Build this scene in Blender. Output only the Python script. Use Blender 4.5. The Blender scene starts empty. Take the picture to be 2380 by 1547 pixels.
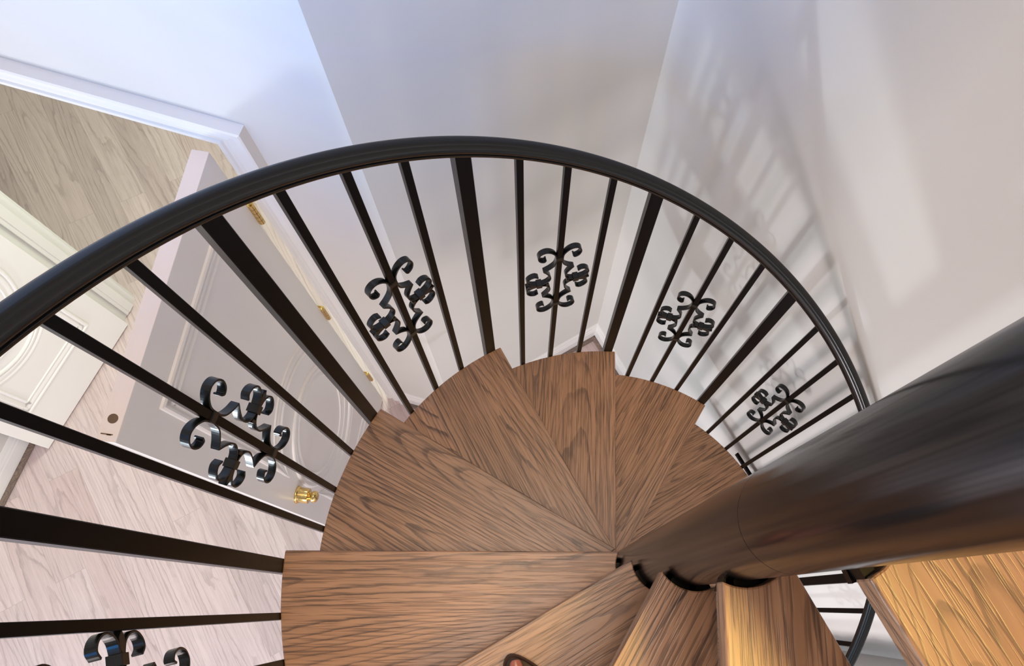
import bpy, bmesh, math, random
from math import sin, cos, pi, radians as R, sqrt
from mathutils import Vector, Matrix

S = bpy.context.scene
COL = S.collection
random.seed(7)

# ------------------------------------------------------------------ camera
def mrot(a, b, c):
    Rx = Matrix.Rotation(a, 3, 'X'); Ry = Matrix.Rotation(b, 3, 'Y'); Rz = Matrix.Rotation(c, 3, 'Z')
    return Rz @ Rx @ Ry
cd = bpy.data.cameras.new('camera'); cam = bpy.data.objects.new('camera', cd); COL.objects.link(cam)
FPX, CX, CY = 1744.95, 1407.76, 872.21
cd.sensor_width = 36.0; cd.sensor_fit = 'HORIZONTAL'; cd.lens = 36.0 * FPX / 2380
cd.shift_x = -(CX - 1190) / 2380; cd.shift_y = (CY - 773.5) / 2380
cd.clip_start = 0.01
cam.matrix_world = Matrix.Translation((-0.21869, -0.06909, 3.50099)) @ mrot(0.293692, -0.104311, 0.027423).to_4x4()
S.camera = cam

# ------------------------------------------------------------------ world + colour
S.view_settings.view_transform = 'Standard'; S.view_settings.look = 'None'
S.view_settings.gamma = 1.0; S.view_settings.use_curve_mapping = False
S.view_settings.exposure = 0.0
W = bpy.data.worlds.new('world'); S.world = W; W.use_nodes = True
W.node_tree.nodes['Background'].inputs[0].default_value = (0.62, 0.72, 0.95, 1)
W.node_tree.nodes['Background'].inputs[1].default_value = 0.9

# room axes: wall A (double door) runs along uA, its outward normal is nA; wall C along wC, outward normal nC
uA = Vector((cos(R(165.5)), sin(R(165.5)), 0)); nA = Vector((cos(R(75.5)), sin(R(75.5)), 0))
nC = Vector((cos(R(31)), sin(R(31)), 0)); wC = Vector((-sin(R(31)), cos(R(31)), 0))
def PA(s, o, z=0.0): return uA * s + nA * o + Vector((0, 0, z))
ZC = 5.3          # ceiling of the double height room

# ------------------------------------------------------------------ lights
def area(name, loc, target, sx, sy, power, col, spread=180):
    l = bpy.data.lights.new(name, 'AREA'); l.shape = 'RECTANGLE'; l.size = sx; l.size_y = sy
    l.energy = power; l.color = col; l.spread = R(spread)
    o = bpy.data.objects.new(name, l); COL.objects.link(o); o.location = loc
    d = Vector(target) - Vector(loc); o.rotation_euler = d.to_track_quat('-Z', 'Y').to_euler()
    return o
# daylight through the low glass door in the left wall, and from the tall window above it; the fills after them are added
area('daylight_door', (-2.84, -2.44, 0.42), (0.0, 0.668, 2.28), 0.17, 0.17, 42, (0.86, 0.94, 1.0))
area('daylight_door_wide', (-2.88, -2.2, 0.95), (0.0, 0.6, 2.0), 1.3, 1.5, 29, (0.74, 0.90, 1.0))
area('daylight_window', PA(2.46, -2.25, 1.75), PA(0.0, -2.25, 1.75), 2.3, 3.2, 22, (0.54, 0.76, 1.0))
area('side_fill', PA(-0.70, -2.4, 1.9), PA(2.0, -0.6, 1.0), 1.2, 1.4, 8, (0.60, 0.84, 1.0))  # added cool fill for wall D and the left leaf; no window here
area('front_fill', PA(0.15, -3.7, 1.5), (0.0, 0.6, 1.2), 1.4, 1.6, 78, (0.97, 0.85, 0.84))  # added soft fill from the front; the wall behind it has no opening
area('blue_wall_fill', (-1.5, -1.5, 4.3), (-0.80, 0.85, 2.9), 0.4, 0.4, 6, (0.02, 0.34, 1.0), 40)  # added narrow blue light tinting the top of wall A, not a window
area('stairwell_fill', (-0.3, 0.2, 5.2), (-0.1, 0.3, 0), 1.1, 1.1, 19, (1.0, 0.78, 0.58))
# ceiling downlights over the stair
def spot(name, loc, target, power, col, ang, blend, rad):
    l = bpy.data.lights.new(name, 'SPOT'); l.energy = power; l.color = col; l.spot_size = R(ang); l.spot_blend = blend; l.shadow_soft_size = rad
    o = bpy.data.objects.new(name, l); COL.objects.link(o); o.location = loc
    o.rotation_euler = (Vector(target) - Vector(loc)).to_track_quat('-Z', 'Y').to_euler()
    return o
spot('ceiling_downlight', (-0.087, 0.154, 5.15), (-0.1, 0.05, 2.0), 24, (1.0, 0.70, 0.54), 80, 0.6, 0.08)
spot('ceiling_downlight_front', (-0.517, -0.248, 5.15), (-0.3, -0.1, 2.0), 34, (1.0, 0.70, 0.54), 80, 0.6, 0.08)
area('landing_lamp', (0.62, -0.30, 4.95), (0.28, -0.40, 2.9), 0.5, 0.5, 5.0, (1.0, 0.64, 0.17), 60)
area('gap_fill', PA(-0.15, -2.9, 1.3), (0.95, -0.2, 0.8), 0.4, 0.4, 7, (1.0, 0.94, 0.95), 70)  # added lamp that brightens the wall seen in the gap by the landing
area('back_room_lamp', PA(1.5, 1.9, 2.4), PA(2.1, 1.0, 0.3), 0.6, 0.6, 48, (0.92, 1.0, 0.80))

# ------------------------------------------------------------------ material helpers
def newmat(name):
    m = bpy.data.materials.new(name); m.use_nodes = True
    nt = m.node_tree; b = nt.nodes['Principled BSDF']; return m, nt, b
class N:
    def __init__(s, nt): s.nt = nt
    def __call__(s, t, **kw):
        n = s.nt.nodes.new(t)
        ins = kw.pop('ins', {})
        for k, v in kw.items(): setattr(n, k, v)
        for k, v in ins.items():
            i = n.inputs[k]
            if hasattr(v, 'is_linked'): s.nt.links.new(v, i)
            else: i.default_value = v
        return n
    def math(s, op, a, b=None, c=None, clamp=False):
        n = s.nt.nodes.new('ShaderNodeMath'); n.operation = op; n.use_clamp = clamp
        for i, v in enumerate((a, b, c)):
            if v is None: continue
            if hasattr(v, 'is_linked'): s.nt.links.new(v, n.inputs[i])
            else: n.inputs[i].default_value = v
        return n.outputs[0]
    def mix(s, f, a, b, blend='MIX'):
        n = s.nt.nodes.new('ShaderNodeMix'); n.data_type = 'RGBA'; n.blend_type = blend
        for i, v in ((0, f), (6, a), (7, b)):
            if hasattr(v, 'is_linked'): s.nt.links.new(v, n.inputs[i])
            else: n.inputs[i].default_value = v
        return n.outputs[2]
    def ramp(s, f, stops, interp='LINEAR'):
        n = s.nt.nodes.new('ShaderNodeValToRGB'); cr = n.color_ramp; cr.interpolation = interp
        while len(cr.elements) < len(stops): cr.elements.new(0.5)
        for e, (p, c) in zip(cr.elements, stops):
            e.position = p; e.color = c if len(c) == 4 else (*c, 1)
        s.nt.links.new(f, n.inputs[0]); return n.outputs[0]

def paint(name, col, rough, bump=0.0, scale=200, var=0.02):
    m, nt, b = newmat(name); n = N(nt)
    tc = n('ShaderNodeTexCoord').outputs['Object']
    nz = n('ShaderNodeTexNoise', ins={'Vector': tc, 'Scale': 2.5, 'Detail': 3.0}).outputs[0]
    c2 = tuple(x * (1 - var * 2) for x in col)
    nt.links.new(n.ramp(nz, [(0.3, c2), (0.7, col)]), b.inputs['Base Color'])
    b.inputs['Roughness'].default_value = rough
    if bump:
        nz2 = n('ShaderNodeTexNoise', ins={'Vector': tc, 'Scale': scale, 'Detail': 2.0}).outputs[0]
        bp = n('ShaderNodeBump', ins={'Height': nz2, 'Strength': bump, 'Distance': 0.001})
        nt.links.new(bp.outputs[0], b.inputs['Normal'])
    return m

def oak(name, base, mid, dark, rough, ring=26.0, floor=False):
    """plain sawn oak: long wavering growth lines, cathedral arches and short pores; grain runs along local x"""
    m, nt, b = newmat(name); n = N(nt)
    tc = n('ShaderNodeTexCoord').outputs['Object']
    if floor:
        mp = n('ShaderNodeMapping', ins={'Vector': tc, 'Rotation': (0, 0, R(59))}).outputs[0]
        br = n('ShaderNodeTexBrick', offset=0.37, offset_frequency=2, squash=1.0,
               ins={'Vector': mp, 'Color1': (0, 0, 0, 1), 'Color2': (1, 1, 1, 1), 'Mortar': (0.5, 0.5, 0.5, 1), 'Scale': 1.0,
                    'Mortar Size': 0.0006, 'Mortar Smooth': 0.0, 'Bias': 0.0, 'Brick Width': 1.15, 'Row Height': 0.125})
        rnd = br.outputs['Color']; mort = br.outputs['Fac']
        rv = n('ShaderNodeSeparateColor', ins={'Color': rnd}).outputs[0]
        off = n('ShaderNodeCombineXYZ', ins={'X': n.math('MULTIPLY', rv, 37.0), 'Y': n.math('MULTIPLY', rv, 11.3), 'Z': n.math('MULTIPLY', rv, 5.0)}).outputs[0]
        co = n('ShaderNodeVectorMath', operation='ADD', ins={0: mp, 1: off}).outputs[0]
    else:
        oi = n('ShaderNodeObjectInfo').outputs['Random']; rv = oi
        off = n('ShaderNodeCombineXYZ', ins={'X': n.math('MULTIPLY', oi, 41.0), 'Y': n.math('MULTIPLY', oi, 17.3), 'Z': n.math('MULTIPLY', oi, 7.0)}).outputs[0]
        co = n('ShaderNodeVectorMath', operation='ADD', ins={0: tc, 1: off}).outputs[0]
    if not floor:
        yy = n('ShaderNodeSeparateXYZ', ins={'Vector': tc}).outputs[1]
        bid = n.math('FLOOR', n.math('MULTIPLY', n.math('ADD', yy, n.math('MULTIPLY', rv, 0.13)), 1 / 0.135))
        wn = n('ShaderNodeTexWhiteNoise', noise_dimensions='2D', ins={'Vector': n('ShaderNodeCombineXYZ', ins={'X': bid, 'Y': rv}).outputs[0]}).outputs
        bt = wn[0]
        co = n('ShaderNodeVectorMath', operation='ADD', ins={0: co, 1: n('ShaderNodeCombineXYZ', ins={'X': n.math('MULTIPLY', bt, 9.0), 'Y': n.math('MULTIPLY', bt, 3.0), 'Z': n.math('MULTIPLY', bt, 4.0)}).outputs[0]}).outputs[0]
    # low frequency height field, much stretched along the board -> its level lines are the cathedrals
    st = n('ShaderNodeMapping', ins={'Vector': co, 'Scale': (0.8, 9.0, 9.0)}).outputs[0]
    h1 = n('ShaderNodeTexNoise', ins={'Vector': st, 'Scale': 0.62, 'Detail': 1.0, 'Roughness': 0.4, 'Distortion': 0.15}).outputs[0]
    st2 = n('ShaderNodeMapping', ins={'Vector': co, 'Scale': (20.0, 50.0, 50.0)}).outputs[0]
    h2 = n('ShaderNodeTexNoise', ins={'Vector': st2, 'Scale': 1.0, 'Detail': 3.0}).outputs[0]
    hh = n.math('ADD', n.math('MULTIPLY', h1, ring), n.math('MULTIPLY', h2, 0.55))
    fr = n.math('FRACT', hh)
    line = n.ramp(fr, [(0.0, (0, 0, 0)), (0.50, (0.0, 0.0, 0.0)), (0.72, (0.28, 0.28, 0.28)), (0.84, (1, 1, 1)), (0.95, (1, 1, 1)), (1.0, (0, 0, 0))])
    # fine pores and streaks
    st3 = n('ShaderNodeMapping', ins={'Vector': co, 'Scale': (9.0, 260.0, 260.0)}).outputs[0]
    po = n('ShaderNodeTexNoise', ins={'Vector': st3, 'Scale': 1.0, 'Detail': 2.0, 'Roughness': 0.6}).outputs[0]
    pore = n.ramp(po, [(0.50, (0, 0, 0)), (0.60, (1, 1, 1))])
    st4 = n('ShaderNodeMapping', ins={'Vector': co, 'Scale': (2.2, 60.0, 60.0)}).outputs[0]
    sk = n('ShaderNodeTexNoise', ins={'Vector': st4, 'Scale': 1.0, 'Detail': 3.0}).outputs[0]
    lw = n('ShaderNodeTexNoise', ins={'Vector': co, 'Scale': 7.0, 'Detail': 1.0}).outputs[0]
    strength = n.ramp(lw, [(0.35, (0.45, 0.45, 0.45)), (0.65, (1, 1, 1))])
    strength = n.math('MULTIPLY', strength, n.ramp(po, [(0.30, (0.65, 0.65, 0.65)), (0.6, (1, 1, 1))]))
    c = n.mix(n.ramp(sk, [(0.3, (0, 0, 0)), (0.7, (1, 1, 1))]), (*base, 1), (*mid, 1))
    f = n.math('MULTIPLY', n.math('MULTIPLY', line, strength), 0.92 if not floor else 0.46)
    c = n.mix(f, c, (*dark, 1))
    c = n.mix(n.math('MULTIPLY', pore, 0.55 if not floor else 0.15), c, (*dark, 1))
    if floor:
        tint = n.ramp(rv, [(0.0, (0.80, 0.78, 0.78)), (0.5, (1, 1, 1)), (1.0, (0.90, 0.86, 0.85))])
        c = n.mix(1.0, c, tint, 'MULTIPLY')
        c = n.mix(n.math('MULTIPLY', mort, 0.6), c, (*dark, 1))
    else:
        tint = n.ramp(bt, [(0.0, (0.86, 0.86, 0.86)), (1.0, (1.08, 1.03, 1.0))])
        c = n.mix(1.0, c, tint, 'MULTIPLY')
    nt.links.new(c, b.inputs['Base Color'])
    b.inputs['Roughness'].default_value = rough
    bh = n.math('ADD', n.math('MULTIPLY', pore, -0.5), n.math('MULTIPLY', line, -0.3))
    bp = n('ShaderNodeBump', ins={'Height': bh, 'Strength': 0.35, 'Distance': 0.0006})
    nt.links.new(bp.outputs[0], b.inputs['Normal'])
    return m

M = {}
M['wall'] = paint('wall_paint_warm_white', (0.62, 0.60, 0.57), 0.85, 0.08, 260)
M['wallB'] = M['wall']
M['ceil'] = paint('ceiling_paint', (0.75, 0.74, 0.72), 0.9)
M['trim'] = paint('trim_gloss_white', (0.74, 0.73, 0.72), 0.32)
M['door'] = paint('door_paint', (0.80, 0.78, 0.77), 0.30)
M['rawwood'] = paint('primed_door_edge', (0.86, 0.76, 0.70), 0.8, 0.3, 500, 0.04)
M['tread'] = oak('oak_tread', (0.42, 0.25, 0.155), (0.32, 0.18, 0.105), (0.062, 0.036, 0.028), 0.30, 46.0)
M['edge'] = M['tread']
M['floor'] = oak('oak_floor_washed', (0.66, 0.545, 0.545), (0.58, 0.47, 0.475), (0.25, 0.195, 0.20), 0.33, 24.0, True)
M['shoe'] = oak('oak_shoe_moulding', (0.22, 0.16, 0.13), (0.18, 0.13, 0.11), (0.08, 0.06, 0.05), 0.4)
def metal_black(name, col, rough, coat=0.0, spec=0.5):
    m, nt, b = newmat(name); n = N(nt); b.inputs['Specular IOR Level'].default_value = spec
    tc = n('ShaderNodeTexCoord').outputs['Object']
    nz = n('ShaderNodeTexNoise', ins={'Vector': tc, 'Scale': 35.0, 'Detail': 3.0}).outputs[0]
    nt.links.new(n.ramp(nz, [(0.3, (rough * 0.96,) * 3), (0.7, (rough * 1.04,) * 3)]), b.inputs['Roughness'])
    b.inputs['Base Color'].default_value = (*col, 1)
    b.inputs['Coat Weight'].default_value = coat; b.inputs['Coat Roughness'].default_value = 0.15
    return m
M['iron'] = metal_black('black_satin_iron', (0.0022, 0.0018, 0.002), 0.30, 0.0, 0.08)
M['scroll'] = metal_black('black_gloss_iron', (0.006, 0.007, 0.008), 0.26, 0.0, 0.4)
M['rail'] = metal_black('black_rail', (0.004, 0.004, 0.0045), 0.20, 0.0, 0.40)
def pole_mat():
    m, nt, b = newmat('black_gloss_pole'); n = N(nt)
    tc = n('ShaderNodeTexCoord').outputs['Object']
    mp = n('ShaderNodeMapping', ins={'Vector': tc, 'Scale': (30, 30, 1.6)}).outputs[0]
    nz = n('ShaderNodeTexNoise', ins={'Vector': mp, 'Scale': 1.0, 'Detail': 4.0}).outputs[0]
    nt.links.new(n.ramp(nz, [(0.3, (0.13,) * 3), (0.7, (0.26,) * 3)]), b.inputs['Roughness'])
    b.inputs['Base Color'].default_value = (0.005, 0.004, 0.0045, 1); b.inputs['Specular IOR Level'].default_value = 0.4
    bp = n('ShaderNodeBump', ins={'Height': nz, 'Strength': 0.06, 'Distance': 0.002})
    nt.links.new(bp.outputs[0], b.inputs['Normal'])
    return m
M['pole'] = pole_mat()
def simple(name, col, rough, metal=0.0):
    m, nt, b = newmat(name); n = N(nt)
    tc = n('ShaderNodeTexCoord').outputs['Object']
    nz = n('ShaderNodeTexNoise', ins={'Vector': tc, 'Scale': 60.0, 'Detail': 2.0}).outputs[0]
    nt.links.new(n.ramp(nz, [(0.3, tuple(c * 0.9 for c in col)), (0.7, col)]), b.inputs['Base Color'])
    b.inputs['Roughness'].default_value = rough; b.inputs['Metallic'].default_value = metal
    return m
M['brass'] = simple('polished_brass', (0.78, 0.56, 0.22), 0.16, 1.0)
M['steel'] = simple('bolt_steel', (0.25, 0.25, 0.27), 0.3, 1.0)
M['hole'] = simple('drilled_hole', (0.16, 0.10, 0.06), 0.9)
M['nail'] = simple('toenail', (0.36, 0.13, 0.10), 0.2)
M['leather'] = simple('brown_leather', (0.055, 0.028, 0.02), 0.5)
M['cloth'] = simple('dark_trousers', (0.03, 0.035, 0.05), 0.9)
M['sole'] = simple('sandal_sole', (0.035, 0.016, 0.012), 0.6)
def skin():
    m, nt, b = newmat('skin')
    b.inputs['Base Color'].default_value = (0.62, 0.27, 0.20, 1); b.inputs['Roughness'].default_value = 0.45
    b.inputs['Subsurface Weight'].default_value = 0.15; b.inputs['Subsurface Radius'].default_value = (0.01, 0.004, 0.002)
    return m
M['skin'] = skin()


# ------------------------------------------------------------------ mesh helpers
def obj(name, bm, mats, parent=None, smooth=None, bevel=0.0, seg=2, loc=None, rotz=0.0):
    bmesh.ops.recalc_face_normals(bm, faces=bm.faces)
    me = bpy.data.meshes.new(name); bm.to_mesh(me); bm.free()
    o = bpy.data.objects.new(name, me); COL.objects.link(o)
    for m in (mats if isinstance(mats, (list, tuple)) else [mats]): me.materials.append(m)
    if loc is not None: o.location = loc
    o.rotation_euler = (0, 0, rotz)
    if parent: o.parent = parent
    if smooth is not None:
        for p in me.polygons: p.use_smooth = True
        md = o.modifiers.new('wn', 'EDGE_SPLIT'); md.split_angle = R(smooth)
    if bevel:
        md = o.modifiers.new('bv', 'BEVEL'); md.width = bevel; md.segments = seg; md.limit_method = 'ANGLE'; md.angle_limit = R(40)
    return o
def empty(name, loc=(0, 0, 0), rotz=0.0):
    o = bpy.data.objects.new(name, None); COL.objects.link(o); o.location = loc; o.rotation_euler = (0, 0, rotz); o.empty_display_size = 0.1
    return o
def tag(o, label, cat=None, group=None, kind=None):
    o['label'] = label
    if cat: o['category'] = cat
    if group: o['group'] = group
    if kind: o['kind'] = kind
    return o
def box(bm, c, sx, sy, sz, ax=None, ay=None, az=None):
    ax = Vector(ax or (1, 0, 0)); ay = Vector(ay or (0, 1, 0)); az = Vector(az or (0, 0, 1)); c = Vector(c)
    v = [bm.verts.new(c + ax * (i * sx / 2) + ay * (j * sy / 2) + az * (k * sz / 2)) for k in (-1, 1) for j in (-1, 1) for i in (-1, 1)]
    fs = []
    for f in ((0, 2, 3, 1), (4, 5, 7, 6), (0, 1, 5, 4), (2, 6, 7, 3), (0, 4, 6, 2), (1, 3, 7, 5)): fs.append(bm.faces.new([v[i] for i in f]))
    return fs
def prism(bm, poly, z0, z1, mi_side=0, mi_top=0):
    lo = [bm.verts.new((p[0], p[1], z0)) for p in poly]; hi = [bm.verts.new((p[0], p[1], z1)) for p in poly]
    f = bm.faces.new(hi); f.material_index = mi_top; bm.faces.new(lo[::-1])
    k = len(poly)
    for i in range(k):
        f = bm.faces.new((lo[i], lo[(i + 1) % k], hi[(i + 1) % k], hi[i])); f.material_index = mi_side
def lathe(bm, prof, seg=48, axis_o=(0, 0, 0), ax=(1, 0, 0), ay=(0, 1, 0), az=(0, 0, 1), close=True):
    ax, ay, az, o = Vector(ax), Vector(ay), Vector(az), Vector(axis_o); rings = []
    for r, z in prof:
        if r < 1e-6: rings.append([bm.verts.new(o + az * z)])
        else: rings.append([bm.verts.new(o + az * z + (ax * cos(2 * pi * i / seg) + ay * sin(2 * pi * i / seg)) * r) for i in range(seg)])
    for a, b in zip(rings, rings[1:]):
        for i in range(seg):
            j = (i + 1) % seg
            if len(a) == 1 and len(b) == 1: continue
            if len(a) == 1: bm.faces.new((a[0], b[i], b[j]))
            elif len(b) == 1: bm.faces.new((a[i], b[0], a[j]))
            else: bm.faces.new((a[i], a[j], b[j], b[i]))
    if close:
        if len(rings[0]) > 1: bm.faces.new(rings[0][::-1])
        if len(rings[-1]) > 1: bm.faces.new(rings[-1])
def sweep(bm, rings, closed_prof=True, closed_path=False, caps=True):
    vr = [[bm.verts.new(p) for p in r] for r in rings]; n = len(vr[0]); m = len(vr)
    for i in range(m if closed_path else m - 1):
        a, b = vr[i], vr[(i + 1) % m]
        for j in range(n if closed_prof else n - 1):
            k = (j + 1) % n; bm.faces.new((a[j], a[k], b[k], b[j]))
    if caps and not closed_path and closed_prof: bm.faces.new(vr[0][::-1]); bm.faces.new(vr[-1])

# ------------------------------------------------------------------ the room
WT = 0.12   # wall thickness
OA = 0.625  # wall A room face
AB = Vector((-0.584, 0.796, 0)); BC = Vector((0.084, 1.224, 0)); CE = Vector((0.9637, -0.2401, 0))
EG = CE - nC * 0.13
SD, OF = 2.51, -3.9      # left wall face, front wall face
S0 = AB.dot(uA)
def struct(name, bm, m, label, **k):
    o = obj(name, bm, m, **k); o['kind'] = 'structure'; o['label'] = label; return o
def wall_seg(name, a, b, z0, z1, label, mat=None, out=None, t=WT, ext=(0.0, 0.0)):
    bm = bmesh.new(); a = Vector(a); b = Vector(b); d = (b - a).normalized(); nn = Vector((-d.y, d.x, 0))
    if nn.dot(out) < 0: nn = -nn
    a2 = a - d * ext[0]; b2 = b + d * ext[1]
    prism(bm, [a, b, b2 + nn * t, a2 + nn * t], z0, z1)
    return struct(name, bm, mat or M['wall'], label)
# floor slab
bm = bmesh.new()
prism(bm, [(-5.2, -5.5), (2.0, -5.5), (2.0, 2.2), (0.3, 5.4), (-5.2, 5.4)], -0.1, 0.0)
struct('floor', bm, M['floor'], 'pale washed oak plank floor of both rooms')
bm = bmesh.new(); prism(bm, [(-5.2, -5.5), (2.0, -5.5), (2.0, 2.2), (0.3, 5.4), (-5.2, 5.4)], ZC, ZC + 0.1)
struct('ceiling', bm, M['ceil'], 'white ceiling high above the stairwell')
# wall A with the double doorway
SJ0, SJ1, HJ = 1.075, 2.38, 2.045
bm = bmesh.new()
def wa(s0, s1, z0, z1): box(bm, PA((s0 + s1) / 2, OA + WT / 2, (z0 + z1) / 2), abs(s1 - s0), WT, z1 - z0, uA, nA)
wa(S0, SJ0, 0, ZC); wa(SJ1, SD, 0, ZC); wa(SJ0, SJ1, HJ, ZC)
bmesh.ops.remove_doubles(bm, verts=bm.verts, dist=1e-4)
struct('wall_left', bm, M['wall'], 'tall pale wall with the open double doorway')
wall_seg('wall_back', AB, BC, 0, ZC, 'narrow shaded grey wall behind the handrail', out=Vector((-0.5, 0.8, 0)), ext=(0.05, 0.0))
wall_seg('wall_right', BC, CE, 0, ZC, 'pale wall streaked with railing shadows', out=nC, ext=(0.10, 0.12))
wall_seg('wall_corner', CE, EG, 0, ZC, 'short wall beyond the newel seen between the treads', out=-wC, ext=(0.0, 0.0))
pD0 = PA(SD, OA); pD1 = PA(SD, OF)
pG = PA(EG.dot(uA), OF)
wall_seg('wall_side', EG, pG, 0, ZC, 'plain wall beside the foot of the stair', out=-uA, ext=(-0.13, 0.1))
wall_seg('wall_front', pG, pD1, 0, ZC, 'plain wall opposite the double doorway', out=-nA, ext=(0.0, 0.1))
# wall D with a glazed door opening
bm = bmesh.new()
def wd(o0, o1, z0, z1): box(bm, PA(SD + WT / 2, (o0 + o1) / 2, (z0 + z1) / 2), WT, abs(o1 - o0), z1 - z0, uA, nA)
wd(OA + WT, -1.0, 0, ZC); wd(-3.5, OF - 0.1, 0, ZC); wd(-1.0, -3.5, 3.4, ZC)
struct('wall_entry', bm, M['wall'], 'bluish white wall beside the open left door leaf')
f = bmesh.new()
for o in (-1.03, -2.25, -3.47): box(f, PA(SD + 0.06, o, 1.7), 0.07, 0.06, 3.4, uA, nA)
for z in (0.05, 2.1, 3.37): box(f, PA(SD + 0.06, -2.25, z), 0.07, 2.5, 0.06, uA, nA)
struct('window_1', f, M['trim'], 'tall white window frame')
# back room shell
for nm, a, b, out, lb in (('wall_far', PA(0.9, 3.6), PA(4.3, 3.6), nA, 'far wall of the room beyond the doorway'),
                      ('wall_far_left', PA(4.3, 3.6), PA(4.3, OA + WT), uA, 'left wall of the room beyond the doorway'),
                      ('wall_far_right', PA(0.9, 3.6), PA(0.9, 0.76), -uA, 'right wall of the room beyond the doorway')):
    wall_seg(nm, a, b, 0, 2.7, lb, out=out)
bm = bmesh.new(); box(bm, PA(2.6, 2.2, 2.75), 3.6, 3.0, 0.1, uA, nA); struct('ceiling_2', bm, M['ceil'], 'ceiling of the room beyond the doorway')
bm = bmesh.new(); box(bm, PA(3.42, OA + WT / 2, 1.35), 1.58, WT, 2.7, uA, nA); struct('wall_far_front', bm, M['wall'], 'wall left of the doorway seen from the far room')

# baseboards
BBP = [(0.0, 0.0), (0.017, 0.0), (0.017, 0.085), (0.014, 0.092), (0.014, 0.100), (0.010, 0.108), (0.009, 0.118), (0.004, 0.126), (0.0, 0.128)]
def baseboard(name, pts, label, shoe=True):
    """pts: polyline on wall face, room to the left of travel"""
    bm = bmesh.new(); rings = []
    pts = [Vector(p) for p in pts]
    def inward(i):
        ds = []
        if i > 0: ds.append((pts[i] - pts[i - 1]).normalized())
        if i < len(pts) - 1: ds.append((pts[i + 1] - pts[i]).normalized())
        ns = [Vector((-d.y, d.x, 0)) for d in ds]
        if len(ns) == 1: return ns[0]
        m = (ns[0] + ns[1]).normalized(); return m / m.dot(ns[0])
    for i, p in enumerate(pts):
        n = inward(i); rings.append([p + n * a + Vector((0, 0, z + 0.001)) for a, z in BBP])
    sweep(bm, rings)
    o = struct(name, bm, M['trim'], label)
    if shoe:
        bm = bmesh.new(); rings = []
        SP = [(0.0175, 0.001), (0.034, 0.001), (0.034, 0.008), (0.029, 0.016), (0.022, 0.019), (0.0175, 0.019)]
        for i, p in enumerate(pts):
            n = inward(i); rings.append([p + n * a + Vector((0, 0, z)) for a, z in SP])
        sweep(bm, rings); s = obj('shoe_moulding', bm, M['shoe'], o); tag(s, 'dark wooden quarter-round strip')
    return o
baseboard('baseboard_right', [CE, BC], 'white moulded baseboard along the wall with the railing shadows')
baseboard('baseboard_back', [BC, AB], 'white moulded baseboard under the shaded grey wall')
baseboard('baseboard_left', [AB, PA(0.997, OA)], 'short white baseboard between the door casing and the corner')
baseboard('baseboard_entry', [PA(SD, 0.60), PA(SD, -0.98)], 'dark shoe strip and baseboard beside the left door leaf')

# door casing (trim) with mitred corners: profile across width w (0 outer .. 0.085 inner), proud h
CP = [(0.0, 0.0), (0.0, 0.026), (0.004, 0.029), (0.016, 0.029), (0.021, 0.022), (0.030, 0.017), (0.044, 0.020), (0.056, 0.018), (0.060, 0.012), (0.066, 0.012), (0.070, 0.017), (0.080, 0.017), (0.085, 0.012), (0.085, 0.0)]
def casing(name, s_out0, s_out1, z_out, oface, sgn, label):
    bm = bmesh.new(); rings = []
    c = 1 if s_out1 > s_out0 else -1
    for (s, sd, z, zd) in ((s_out0, 1, 0.0, 0), (s_out0, 1, z_out, -1), (s_out1, -1, z_out, -1), (s_out1, -1, 0.0, 0)):
        rings.append([PA(s + sd * w, oface - sgn * h, z + zd * w + (0.001 if z == 0 else 0)) for w, h in CP])
    sweep(bm, rings)
    return struct(name, bm, M['trim'], label)
casing('trim_1', 1.000, 2.455, 2.134, OA, 1, 'white stepped casing around the double doorway')
casing('trim_2', 1.000, 2.455, 2.134, OA + WT, -1, 'white casing on the far side of the doorway')
# jambs with stops
bm = bmesh.new()
box(bm, PA(SJ0 + 0.006, OA + WT / 2, HJ / 2), 0.018, WT + 0.01, HJ, uA, nA)
box(bm, PA(SJ1 - 0.006, OA + WT / 2, HJ / 2), 0.018, WT + 0.01, HJ, uA, nA)
box(bm, PA((SJ0 + SJ1) / 2, OA + WT / 2, HJ - 0.004), SJ1 - SJ0, WT + 0.01, 0.018, uA, nA)
for s in (SJ0 + 0.020, SJ1 - 0.020):
    box(bm, PA(s, OA + 0.072, HJ / 2), 0.013, 0.038, HJ - 0.02, uA, nA)
    box(bm, PA(s, OA + 0.060, HJ / 2), 0.008, 0.05, HJ - 0.02, uA, nA)
box(bm, PA((SJ0 + SJ1) / 2, OA + 0.072, HJ - 0.018), SJ1 - SJ0 - 0.03, 0.038, 0.013, uA, nA)
struct('trim_3', bm, M['trim'], 'white jamb and stop lining the double doorway', bevel=0.0015)

# ------------------------------------------------------------------ doors
DW, DH, DT = 0.637, 2.02, 0.037
def ell(cx, cz, a, b, t0, t1, k): return [(cx + a * cos(t0 + (t1 - t0) * i / k), cz + b * sin(t0 + (t1 - t0) * i / k)) for i in range(k + 1)]
def outline_paths():
    l, r = 0.097, 0.541; c = (l + r) / 2; cz = 0.842
    A, B = 0.253, 0.400; t = math.acos((r - c) / A)
    up = [(l, 1.918), (r, 1.918)] + ell(c, cz, A, B, t, pi - t, 28)
    A2, B2 = 0.253, 0.345; t2 = math.acos((r - c) / A2)
    lo = ell(c, cz, A2, B2, -t2, -(pi - t2), 28)[::-1] + [(r, 0.247), (l, 0.247)]
    ov = ell(c, 0.842, 0.222, 0.288, 0, 2 * pi, 64)[:-1]
    return up, lo, ov
MP = [(0.0, 0.0), (0.002, 0.005), (0.007, 0.0075), (0.012, 0.0065), (0.016, 0.002), (0.020, 0.0015), (0.024, 0.005), (0.029, 0.0055), (0.036, 0.003), (0.044, 0.0008), (0.050, 0.0045), (0.054, 0.0045), (0.058, 0.0)]
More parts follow.
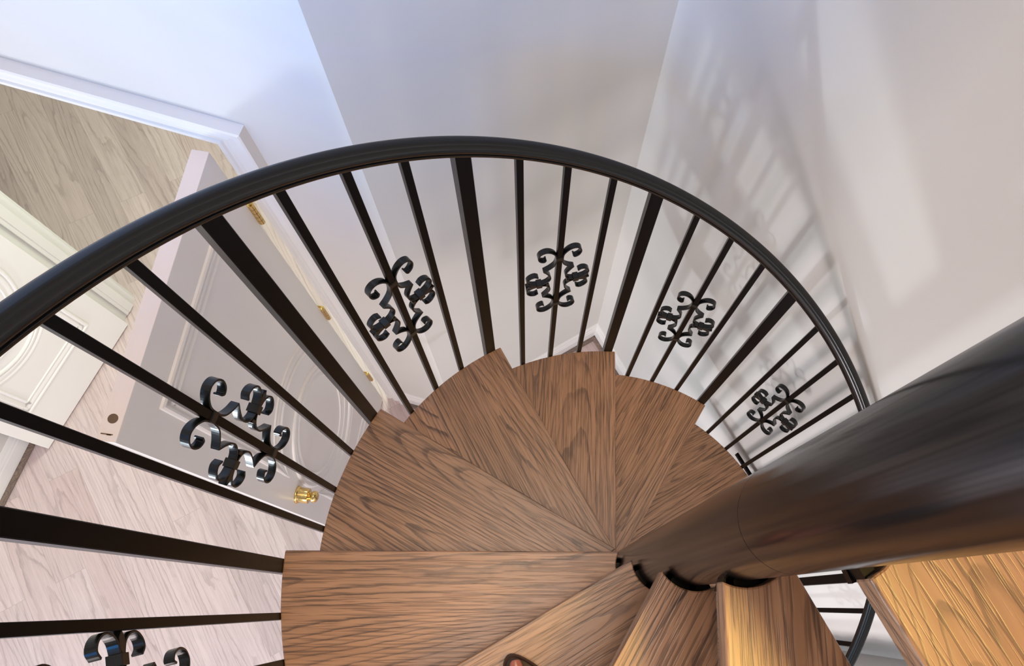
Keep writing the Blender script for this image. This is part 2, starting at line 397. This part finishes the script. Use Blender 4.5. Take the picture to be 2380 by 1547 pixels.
def poly_offset(pts, w):
    """inset a closed polygon by w, interior on the left if ccw"""
    ar = sum(pts[i][0] * pts[(i + 1) % len(pts)][1] - pts[(i + 1) % len(pts)][0] * pts[i][1] for i in range(len(pts)))
    sg = 1 if ar > 0 else -1; out = []; n = len(pts)
    for i in range(n):
        a, p, b = Vector(pts[i - 1]), Vector(pts[i]), Vector(pts[(i + 1) % n])
        d1 = (p - a).normalized(); d2 = (b - p).normalized()
        n1 = Vector((-d1.y, d1.x)) * sg; n2 = Vector((-d2.y, d2.x)) * sg
        m = (n1 + n2); m = m / max(m.length, 1e-6); f = m.dot(n1)
        out.append(p + m * (w / max(f, 0.42)))
    return out
def moulding(name, pts, side, parent):
    bm = bmesh.new()
    # finer outline, and a width that tapers into the pointed cusps
    fine, cusp = [], []; n = len(pts)
    for i in range(n):
        a, p, b = Vector(pts[i - 1]), Vector(pts[i]), Vector(pts[(i + 1) % n])
        if (a - p).angle(b - p) < R(75): cusp.append(p)
        k = max(1, int((b - p).length / 0.02))
        for q in range(k): fine.append(p.lerp(b, q / k))
    mult = [min(1.0, max(0.10, min([(p - c).length for c in cusp] + [9.0]) / 0.13)) for p in fine]
    offs = [(poly_offset(fine, w), h) for w, h in MP]
    rings = []
    for i, p in enumerate(fine):
        rings.append([Vector((p.x + (o[i].x - p.x) * mult[i], side * (DT / 2 + h * (0.4 + 0.6 * mult[i]) - 0.0002), p.y + (o[i].y - p.y) * mult[i])) for o, h in offs])
    sweep(bm, rings, closed_prof=False, closed_path=True)
    return obj(name, bm, M['door'], parent, smooth=35)
def door_leaf(name, loc, ang, label, knob, side_vis, hinges):
    """local x along the leaf from the hinge, local y across (visible face at +y*side_vis)"""
    root = empty(name, loc, ang); tag(root, label, None, None, 'structure')
    bm = bmesh.new(); box(bm, (DW / 2, 0, 0.012 + DH / 2), DW, DT, DH)
    for f in bm.faces:
        if f.normal.z > 0.9 or True: pass
    bm.faces.ensure_lookup_table(); bm.normal_update()
    for f in bm.faces:
        if abs(f.normal.z) > 0.9: f.material_index = 1
    obj('door_slab', bm, [M['door'], M['rawwood']], root, bevel=0.0012)
    up, lo, ov = outline_paths()
    for nm, p in (('upper_panel_moulding', up), ('oval_panel_moulding', ov), ('lower_panel_moulding', lo)):
        for sd in (1, -1): moulding(nm, p, sd, root)
    return root
# leaf 1: hinge corner on its visible face at (-0.918, 0.854); leaf centreline lies DT/2 behind that face
a1 = math.atan2(-0.9927, -0.1204); d1 = Vector((cos(a1), sin(a1), 0)); n1 = Vector((-d1.y, d1.x, 0))
L1 = Vector((-0.918, 0.854, 0)) - n1 * (DT / 2)
dl1 = door_leaf('door_1', L1, a1, 'mauve-shaded right leaf of the double door, open, with brass knob and hinges', True, 1, True)
# drilled bolt hole and saw cut in the top edge
bm = bmesh.new(); lathe(bm, [(0.0, 0), (0.0095, 0), (0.0095, 0.0006), (0.0, 0.0006)], 28, (0.592, 0.0, 0.012 + DH))
tag(obj('bolt_hole', bm, M['hole'], dl1), 'round drilled hole in the top edge')
bm = bmesh.new(); box(bm, (0.6225, -0.002, 0.012 + DH + 0.0003), 0.0022, 0.022, 0.0008); box(bm, (0.6235, 0.002, 0.012 + DH + 0.0003), 0.0022, 0.008, 0.0008)
tag(obj('saw_cut', bm, M['hole'], dl1), 'short dark cut in the top edge')
# astragal on the free edge
bm = bmesh.new()
prism(bm, [(DW, -0.0245), (DW + 0.016, -0.0245), (DW + 0.021, -0.020), (DW + 0.024, -0.012), (DW + 0.024, -0.006), (DW, -0.006)], 0.012, 2.022)
tag(obj('astragal', bm, M['trim'], dl1, bevel=0.001), 'thin white strip down the free edge')
# hinges: leaves + five-knuckle barrels
for z in (1.757, 1.085, 0.35):
    bm = bmesh.new()
    for j in range(5):
        lathe(bm, [(0.0, 0), (0.0078, 0.0005), (0.0078, 0.0172), (0.0, 0.0177)], 16, (-0.006, DT / 2 + 0.004, z - 0.045 + j * 0.018))
    lathe(bm, [(0.0, 0.0), (0.004, 0.0), (0.0052, 0.003), (0.003, 0.006), (0.0, 0.0065)], 12, (-0.006, DT / 2 + 0.004, z + 0.045))
    lathe(bm, [(0.0, -0.0065), (0.003, -0.006), (0.0052, -0.003), (0.004, 0.0), (0.0, 0.0)], 12, (-0.006, DT / 2 + 0.004, z - 0.045))
    box(bm, (-0.0012, 0.002, z), 0.0020, DT - 0.002, 0.088)
    box(bm, (-0.013, DT / 2 - 0.010, z), 0.0022, 0.030, 0.088)
    obj('hinge', bm, M['brass'], dl1, smooth=40)
# knob: rosette, stem, barrel-shaped knob with domed end
kb = bmesh.new()
lathe(kb, [(0.0, 0.0), (0.029, 0.0), (0.030, 0.002), (0.0285, 0.006), (0.0255, 0.008), (0.0255, 0.036), (0.0245, 0.039), (0.016, 0.041), (0.0135, 0.044), (0.0165, 0.047), (0.0195, 0.052), (0.0200, 0.058), (0.0170, 0.064), (0.010, 0.068), (0.0, 0.069)], 40, (0.578, DT / 2, 0.912), (1, 0, 0), (0, 0, 1), (0, 1, 0))
tag(obj('door_knob', kb, M['brass'], dl1, smooth=50), 'round brass knob')
# leaf 2
a2 = math.atan2(0.5943 - 1.1852, -2.334 + 2.1056); d2 = Vector((cos(a2), sin(a2), 0)); n2 = Vector((-d2.y, d2.x, 0))
L2 = Vector((-2.1056, 1.1852, 0)) - n2 * (DT / 2)
dl2 = door_leaf('door_2', L2, a2, 'cream-lit left leaf of the double door, open against the wall', False, 1, False)

# ------------------------------------------------------------------ the spiral stair
H = 0.2283; Z0 = 9 * H          # tread 0 height; tread k is H*k lower and 30 degrees clockwise
RT, RI, TT = 0.6587, 0.054, 0.0275
RB, RR = 0.665, 0.6662
stair = empty('spiral_staircase', (0, 0, 0))
tag(stair, 'spiral staircase with brown oak treads, black pole and curved black scrollwork railing', 'staircase')
def tread_poly(extra=0.0):
    off = 0.0253
    pts = []
    a_in = -math.asin(off / RI); a_out = -math.asin(off / RT)
    bd = R(29.0); ob = 0.026
    b_out = bd + math.asin(ob / RT); b_in = bd + math.asin(ob / RI)
    k = 22
    for i in range(k + 1):
        a = a_out + (b_out - a_out) * i / k; pts.append((RT * cos(a), RT * sin(a)))
    for i in range(13):
        a = b_in + (a_in - b_in) * i / 12; pts.append((RI * cos(a), RI * sin(a)))
    return pts
tp = tread_poly()
bm = bmesh.new(); prism(bm, tp, -TT, 0.0)
tread0 = obj('tread', bm, M['tread'], stair, bevel=0.0022, seg=2)
# steel carrier below each tread: hub ring and two arms
bm = bmesh.new()
hub = []
for i in range(17):
    a = R(-20) + R(76) * i / 16
    hub.append([Vector((r * cos(a), r * sin(a), z)) for r, z in ((0.0462, -TT - 0.030), (0.0600, -TT - 0.030), (0.0600, -TT - 0.001), (0.0462, -TT - 0.001))])
sweep(bm, hub)
box(bm, (0.34, 0.0, -TT - 0.013), 0.60, 0.008, 0.024, (cos(R(2)), sin(R(2)), 0), (-sin(R(2)), cos(R(2)), 0))
box(bm, (0.30, 0.155, -TT - 0.013), 0.60, 0.008, 0.024, (cos(R(27)), sin(R(27)), 0), (-sin(R(27)), cos(R(27)), 0))
arc = []
for i in range(15):
    a = R(0) + R(28) * i / 14
    arc.append([Vector((r * cos(a), r * sin(a), z)) for r, z in ((0.628, -TT - 0.025), (0.636, -TT - 0.025), (0.636, -TT - 0.001), (0.628, -TT - 0.001))])
sweep(bm, arc)
carr0 = obj('tread_bracket', bm, M['iron'], tread0, smooth=40)
treads = {}
for k in range(-3, 9):
    if k == -3: t, c = tread0, carr0
    else:
        t = tread0.copy(); COL.objects.link(t); c = carr0.copy(); COL.objects.link(c); c.parent = t; t.parent = stair
    t.location = (0, 0, Z0 - H * k); t.rotation_euler = (0, 0, R(180 - 30 * k))
    treads[k] = t
# landing at the top
bm = bmesh.new()
fd = Vector((cos(R(-61)), sin(R(-61)), 0)); fn = Vector((-fd.y, fd.x, 0))
zl = Z0 + 4 * H
poly = []
ps = fd * 0.0575 + fn * -0.004; poly.append(ps); poly.append(fd * 0.675 + fn * -0.004)
poly.append(CE - nC * 0.20 + wC * 0.012); poly.append(CE - nC * 0.012 + wC * 0.012)
yc = 0.06; poly.append(Vector(((0.690 - yc * nC.y) / nC.x, yc, 0))); poly.append(Vector((0.040, yc, 0)))
for i in range(1, 9):
    a = R(56) + (R(-65) - R(56)) * i / 9; poly.append(Vector((0.0575 * cos(a), 0.0575 * sin(a), 0)))
# work in a frame whose x runs along the front edge so the grain follows it
ca, sa = cos(R(61)), sin(R(61))
pl = [(p.x * ca - p.y * sa, p.x * sa + p.y * ca) for p in poly]
prism(bm, pl, -TT, 0.0)
land = obj('landing', bm, M['tread'], stair, bevel=0.0022, loc=(0, 0, zl), rotz=R(-61))
bm = bmesh.new(); hub = []
for i in range(17):
    a = R(-6) + R(60) * i / 16
    hub.append([Vector((r * cos(a), r * sin(a), z)) for r, z in ((0.0462, -TT - 0.010), (0.0600, -TT - 0.010), (0.0600, -TT - 0.001), (0.0462, -TT - 0.001))])
sweep(bm, hub)
box(bm, (0.36, 0.14, -TT - 0.022), 0.60, 0.008, 0.040); box(bm, (0.0515, 0.001, -TT / 2 - 0.006), 0.013, 0.010, TT - 0.004)
obj('landing_bracket', bm, M['iron'], land, smooth=40)

# centre pole with sleeve joints
bm = bmesh.new(); prof = [(0.0, 0.002), (0.075, 0.002), (0.075, 0.010), (0.0469, 0.012)]
zj = 12 * H + 0.146
prof += [(0.0469, zj - 0.0007), (0.0465, zj - 0.0003), (0.0465, zj + 0.0003), (0.0469, zj + 0.0007)]
prof += [(0.0469, 4.02), (0.045, 4.03), (0.0, 4.035)]
lathe(bm, prof, 128)
obj('center_pole', bm, M['pole'], stair, smooth=25)

# handrail
def zrail(phi_steps): return Z0 + 0.911 - H * phi_steps      # underside height; phi_steps in treads (30 deg)
HPR = [(.0112, 0), (.0118, .0008), (.0118, .0048), (.0098, .0058), (.0098, .0072), (.0120, .0084), (.0129, .0105), (.0129, .0160), (.0120, .0195), (.0096, .0222), (.0084, .0228), (.0080, .0248), (.0062, .0268), (.003, .0276)]
RP = [(-r, u) for r, u in HPR] + [(0, .0278)] + [(r, u) for r, u in HPR[::-1]]
rings = []
n = 0; t0, t1 = -4.15, 8.15; NS = 300
slope = math.atan(H / (RR * pi / 6))
for i in range(NS + 1):
    k = t0 + (t1 - t0) * i / NS; a = pi - pi / 6 * k
    er = Vector((cos(a), sin(a), 0)); tang = Vector((sin(a), -cos(a), 0)) * cos(slope) + Vector((0, 0, -1)) * sin(slope)
    up = tang.cross(er); 
    if up.z < 0: up = -up
    c = er * RR + Vector((0, 0, zrail(k)))
    rings.append([c + er * r + up * u for r, u in RP])
bm = bmesh.new(); sweep(bm, rings)
obj('handrail', bm, M['rail'], stair, smooth=38)

# posts, balusters and scroll ornaments
OFF = {-2: -.003, -1: .008, 0: .007, 1: .006, 2: .008, 3: .008, 4: .002, 5: .005, 6: .004, 7: .010, 8: .007, 9: -.002, 10: 0, 11: 0, 12: -.002, 13: -.006, 14: -.002, 15: -.001, 16: -.008, 17: -.012, 18: -.012, 19: -.010}
HP = [(0.046, 0.043), (0.054, 0.050), (0.064, 0.046), (0.071, 0.034), (0.070, 0.020), (0.062, 0.009), (0.050, 0.0045), (0.038, 0.0035), (0.027, 0.008), (0.019, 0.020), (0.018, 0.036), (0.025, 0.054), (0.034, 0.069),
      (0.022, 0.078), (0.011, 0.092), (0.0072, 0.108), (0.0072, 0.126), (0.010, 0.143), (0.020, 0.158), (0.032, 0.163), (0.043, 0.156), (0.047, 0.141), (0.043, 0.126), (0.034, 0.120), (0.030, 0.127)]
def catmull(pts, sharp, m=5):
    out = []; n = len(pts)
    for i in range(n - 1):
        p1, p2 = Vector(pts[i]), Vector(pts[i + 1])
        p0 = Vector(pts[i - 1]) if i > 0 and i not in sharp else p1 - (p2 - p1)
        p3 = Vector(pts[i + 2]) if i + 2 < n and (i + 1) not in sharp else p2 + (p2 - p1)
        for j in range(m):
            t = j / m
            out.append(0.5 * ((2 * p1) + (-p0 + p2) * t + (2 * p0 - 5 * p1 + 4 * p2 - p3) * t * t + (-p0 + 3 * p1 - 3 * p2 + p3) * t ** 3))
    out.append(Vector(pts[-1])); return out
def strap(bm, pts, th=0.0030, wd=0.0125):
    n = len(pts); rings = []
    for i, p in enumerate(pts):
        d = (pts[min(i + 1, n - 1)] - pts[max(i - 1, 0)]).normalized(); nn = Vector((-d.y, d.x))
        a = p + nn * th / 2; b = p - nn * th / 2
        rings.append([Vector((a.x, wd / 2, a.y)), Vector((a.x, -wd / 2, a.y)), Vector((b.x, -wd / 2, b.y)), Vector((b.x, wd / 2, b.y))])
    sweep(bm, rings)
def ornament_mesh():
    bm = bmesh.new(); base = catmull(HP, {12}, 4)
    for sx in (1, -1):
        for sz in (1, -1):
            strap(bm, [Vector((sx * p.x, sz * p.y)) for p in base])
        box(bm, (sx * 0.043, 0, 0), 0.013, 0.017, 0.015)
        box(bm, (sx * 0.0245, 0, 0), 0.006, 0.014, 0.012)
        # centre petal between the two curls
        pr = [Vector((sx * x, z)) for x, z in ((0.046, 0.0), (0.056, 0.006), (0.066, 0.006), (0.075, 0.0), (0.066, -0.006), (0.056, -0.006))]
        lo = [bm.verts.new((p.x, 0.0065, p.y)) for p in pr]; hi = [bm.verts.new((p.x, -0.0065, p.y)) for p in pr]
        bm.faces.new(lo); bm.faces.new(hi[::-1])
        for i in range(6): bm.faces.new((lo[i], hi[i], hi[(i + 1) % 6], lo[(i + 1) % 6]))
    for z in (0.124, -0.124): box(bm, (0, 0, z), 0.0165, 0.0165, 0.014)
    return bm
BL = 0.911 + TT + 0.005
def post_mesh(w, top, bot):
    bm = bmesh.new(); box(bm, (0, 0, (top + bot) / 2), w, w, top - bot); return bm
orn_me = None; bal_me = {}; 
def add_upright(j, first):
    k = j / 4.0; a = pi - pi / 6 * k - 0.004 + OFF.get(j, 0.0)
    tread_k = math.floor(k + 1e-6)
    frac = k - tread_k
    # local z 0 = underside of rail at this place
    top = 0.004
    if j % 4 == 0: length = 0.911 + H + TT + 0.02; w = 0.0255; nm = 'post'
    else: length = 0.911 + H * (1 - frac) + TT + 0.01; w = 0.0125; nm = 'baluster'
    zt = zrail(k)
    bot = -length
    if zt + bot < 0.002: bot = 0.002 - zt
    key = (nm, round(bot, 3))
    if key not in bal_me:
        bm = post_mesh(w, top, bot); o = obj(nm, bm, M['iron'], stair, bevel=0.0012 if w > 0.02 else 0.0008, seg=1)
        bal_me[key] = o
    else:
        o = bal_me[key].copy(); COL.objects.link(o); o.parent = stair
    r = RB if w < 0.02 else RB + 0.006
    o.location = (r * cos(a), r * sin(a), zt); o.rotation_euler = (0, 0, a - pi / 2)
    return o, a, zt, w
orn0 = bolt0 = None
for j in range(-16, 33):
    o, a, zt, w = add_upright(j, None)
    if j % 4 == 2:
        zc = (2.365 - H * (j / 4 - 0.5)) - zt
        if orn0 is None:
            orn0 = obj('scroll_ornament', ornament_mesh(), M['scroll'], o, bevel=0.0004, seg=1); r = orn0
        else:
            r = orn0.copy(); COL.objects.link(r); r.parent = o
        r.location = (0, 0, zc)
    if j % 4 == 0:
        if bolt0 is None:
            bm = bmesh.new(); lathe(bm, [(0.0, 0.0), (0.0045, 0.0), (0.0045, 0.0015), (0.003, 0.0035), (0.0, 0.004)], 14, (0, 0, 0), (0, 1, 0), (0, 0, 1), (1, 0, 0))
            bolt0 = obj('bolt_head', bm, M['steel'], o, smooth=40); r = bolt0
        else:
            r = bolt0.copy(); COL.objects.link(r); r.parent = o
        r.location = (w / 2 - 0.0005, 0.0, -0.022)

# short black bar on the right wall near the stair foot
b0 = Vector((0.5418, 0.4622, 0.884)); b1 = Vector((0.5418, 0.4622, 0.884)) - wC * 0.30
bar = empty('grab_bar', (b0 + b1) / 2); tag(bar, 'short black bar mounted low on the pale wall behind the bottom balusters', 'bar')
bar.rotation_euler = (0, 0, math.atan2(-wC.y, -wC.x))
bm = bmesh.new(); box(bm, (0, 0, 0), 0.30, 0.010, 0.022)
obj('bar', bm, M['iron'], bar, bevel=0.002, loc=(0, -0.026, 0))
for x in (0.02, 0.13):
    bm = bmesh.new(); lathe(bm, [(0.0, 0.0), (0.014, 0.0), (0.014, 0.004), (0.005, 0.006), (0.005, 0.026), (0.0, 0.026)], 20, (x, 0.0, 0), (1, 0, 0), (0, 0, 1), (0, -1, 0))
    obj('mount', bm, M['iron'], bar, smooth=40)

# ------------------------------------------------------------------ photographer's sandalled foot (only the toe is in frame)
def build_foot():
    zt = Z0 + H
    yaw = R(8)                                 # toes point up the picture
    tipx, tipy = -0.2340, -0.1450
    root = empty('person', (tipx, tipy, zt), 0); root.rotation_euler = (0, 0, yaw)
    tag(root, 'bare foot in a dark open-toed sandal standing on an upper tread', 'person')
    # local: toes at +y (big toe tip at origin), heel at y=-0.24, foot x from -0.03 (inner) to 0.06 (outer)
    bm = bmesh.new()
    V, E, RAD = [], [], []
    def v(x, y, z, r): V.append(bm.verts.new((x, y, z))); RAD.append(r); return len(V) - 1
    sole = 0.020
    pts = [(0.012, -0.205, sole + 0.045, (0.032, 0.036)), (0.012, -0.150, sole + 0.045, (0.033, 0.034)), (0.016, -0.10, sole + 0.035, (0.038, 0.026)), (0.020, -0.065, sole + 0.024, (0.042, 0.019))]
    ids = [v(*p) for p in pts]
    for a, b in zip(ids, ids[1:]): E.append((a, b))
    ank = v(0.014, -0.175, sole + 0.11, (0.034, 0.034)); E.append((ids[1], ank))
    sh = v(0.014, -0.190, sole + 0.22, (0.040, 0.040)); E.append((ank, sh))
    toes = [(0.000, 0.0, 0.0130, 0.0115), (0.024, -0.020, 0.0095, 0.0085), (0.041, -0.030, 0.0088, 0.008), (0.056, -0.042, 0.0082, 0.0075), (0.070, -0.058, 0.0085, 0.0078)]
    for i, (tx, ty, r, rz) in enumerate(toes):
        base = v(0.004 + i * 0.0135, -0.058 - i * 0.006, sole + 0.018 - i * 0.001, (r * 1.1, r * 1.05)); E.append((ids[-1], base))
        mid = v(tx * 0.9 + 0.001, ty - 0.030, sole + 0.014, (r * 0.92, rz * 1.0)); E.append((base, mid))
        tip = v(tx, ty - r, sole + 0.011, (r, rz * 0.85)); E.append((mid, tip))
    bm.verts.ensure_lookup_table()
    for a, b in E: bm.edges.new((V[a], V[b]))
    me = bpy.data.meshes.new('foot'); bm.to_mesh(me); bm.free(); me.materials.append(M['skin'])
    o = bpy.data.objects.new('foot', me); COL.objects.link(o); o.parent = root
    sk = o.modifiers.new('skin', 'SKIN'); sk.use_smooth_shade = True
    for i, r in enumerate(RAD): me.skin_vertices[0].data[i].radius = r
    me.skin_vertices[0].data[0].use_root = True
    ss = o.modifiers.new('sub', 'SUBSURF'); ss.levels = 2; ss.render_levels = 2
    # nails
    for i, (tx, ty, r, rz) in enumerate(toes):
        nb = bmesh.new(); rings = []
        for u in range(7):
            t = u / 6; ww = r * 0.62 * (0.8 + 0.35 * sin(pi * min(t * 0.9 + 0.1, 1)))
            row = []
            for s in range(7):
                q = -1 + 2 * s / 6
                row.append(Vector((tx + ww * q, ty - r * 1.25 + t * r * 1.1 - 0.15 * r * q * q, sole + 0.0128 + rz * 0.93 - 0.30 * r * q * q - 0.12 * r * t * t)))
            rings.append(row)
        sweep(nb, rings, closed_prof=False, caps=False)
        n_o = obj('toenail', nb, M['nail'], o, smooth=60)
        md = n_o.modifiers.new('s', 'SOLIDIFY'); md.thickness = 0.0008; md.offset = 1
    # sandal: sole with rim, toe-box straps
    sb = bmesh.new(); out = []
    for i in range(48):
        a = 2 * pi * i / 48
        x = 0.024 + (0.056 if cos(a) > 0 else 0.050) * cos(a) * (1.0 if sin(a) > -0.2 else 0.72); y = -0.1245 + 0.130 * sin(a)
        if sin(a) > 0: x = x * (1 - 0.22 * sin(a) ** 3) - 0.026 * sin(a) ** 2
        out.append((x, y))
    prism(sb, out, 0.001, sole - 0.006)
    inner = [Vector(p) for p in out]
    sd = obj('sandal', sb, M['sole'], root, bevel=0.003)
    tag(sd, 'dark brown leather sandal')
    rb = bmesh.new(); rings = []
    for p in out:
        c = Vector((p[0], p[1], sole - 0.004)); nrm = (Vector((p[0] - 0.02, (p[1] + 0.105) * 0.6, 0))).normalized()
        rings.append([c + nrm * (dx) + Vector((0, 0, dz)) for dx, dz in ((0.0, -0.003), (0.0, 0.006), (-0.002, 0.008), (-0.005, 0.006), (-0.005, -0.003))])
    sweep(rb, rings, closed_path=True)
    obj('sandal_rim', rb, M['leather'], sd, smooth=50)
    for y, w in ((-0.075, 0.030), (-0.150, 0.024)):
        st = bmesh.new(); rings = []
        for i in range(17):
            t = pi * i / 16
            c = Vector((0.020 - 0.052 * cos(t), y, sole - 0.004 + (0.052 if y < -0.1 else 0.047) * sin(t)))
            e = Vector((-cos(t), 0, sin(t)))
            rings.append([c + Vector((0, w / 2, 0)), c + e * 0.003 + Vector((0, w / 2, 0)), c + e * 0.003 - Vector((0, w / 2, 0)), c - Vector((0, w / 2, 0))])
        sweep(st, rings); obj('sandal_strap', st, M['leather'], sd, smooth=50)
    # trouser leg
    tb = bmesh.new(); lathe(tb, [(0.052, 0.13), (0.056, 0.14), (0.058, 0.30), (0.060, 0.33), (0.050, 0.345), (0.0, 0.35)], 32, (0.014, -0.182, 0.0), close=False)
    obj('trouser_leg', tb, M['cloth'], root, smooth=50)
build_foot()
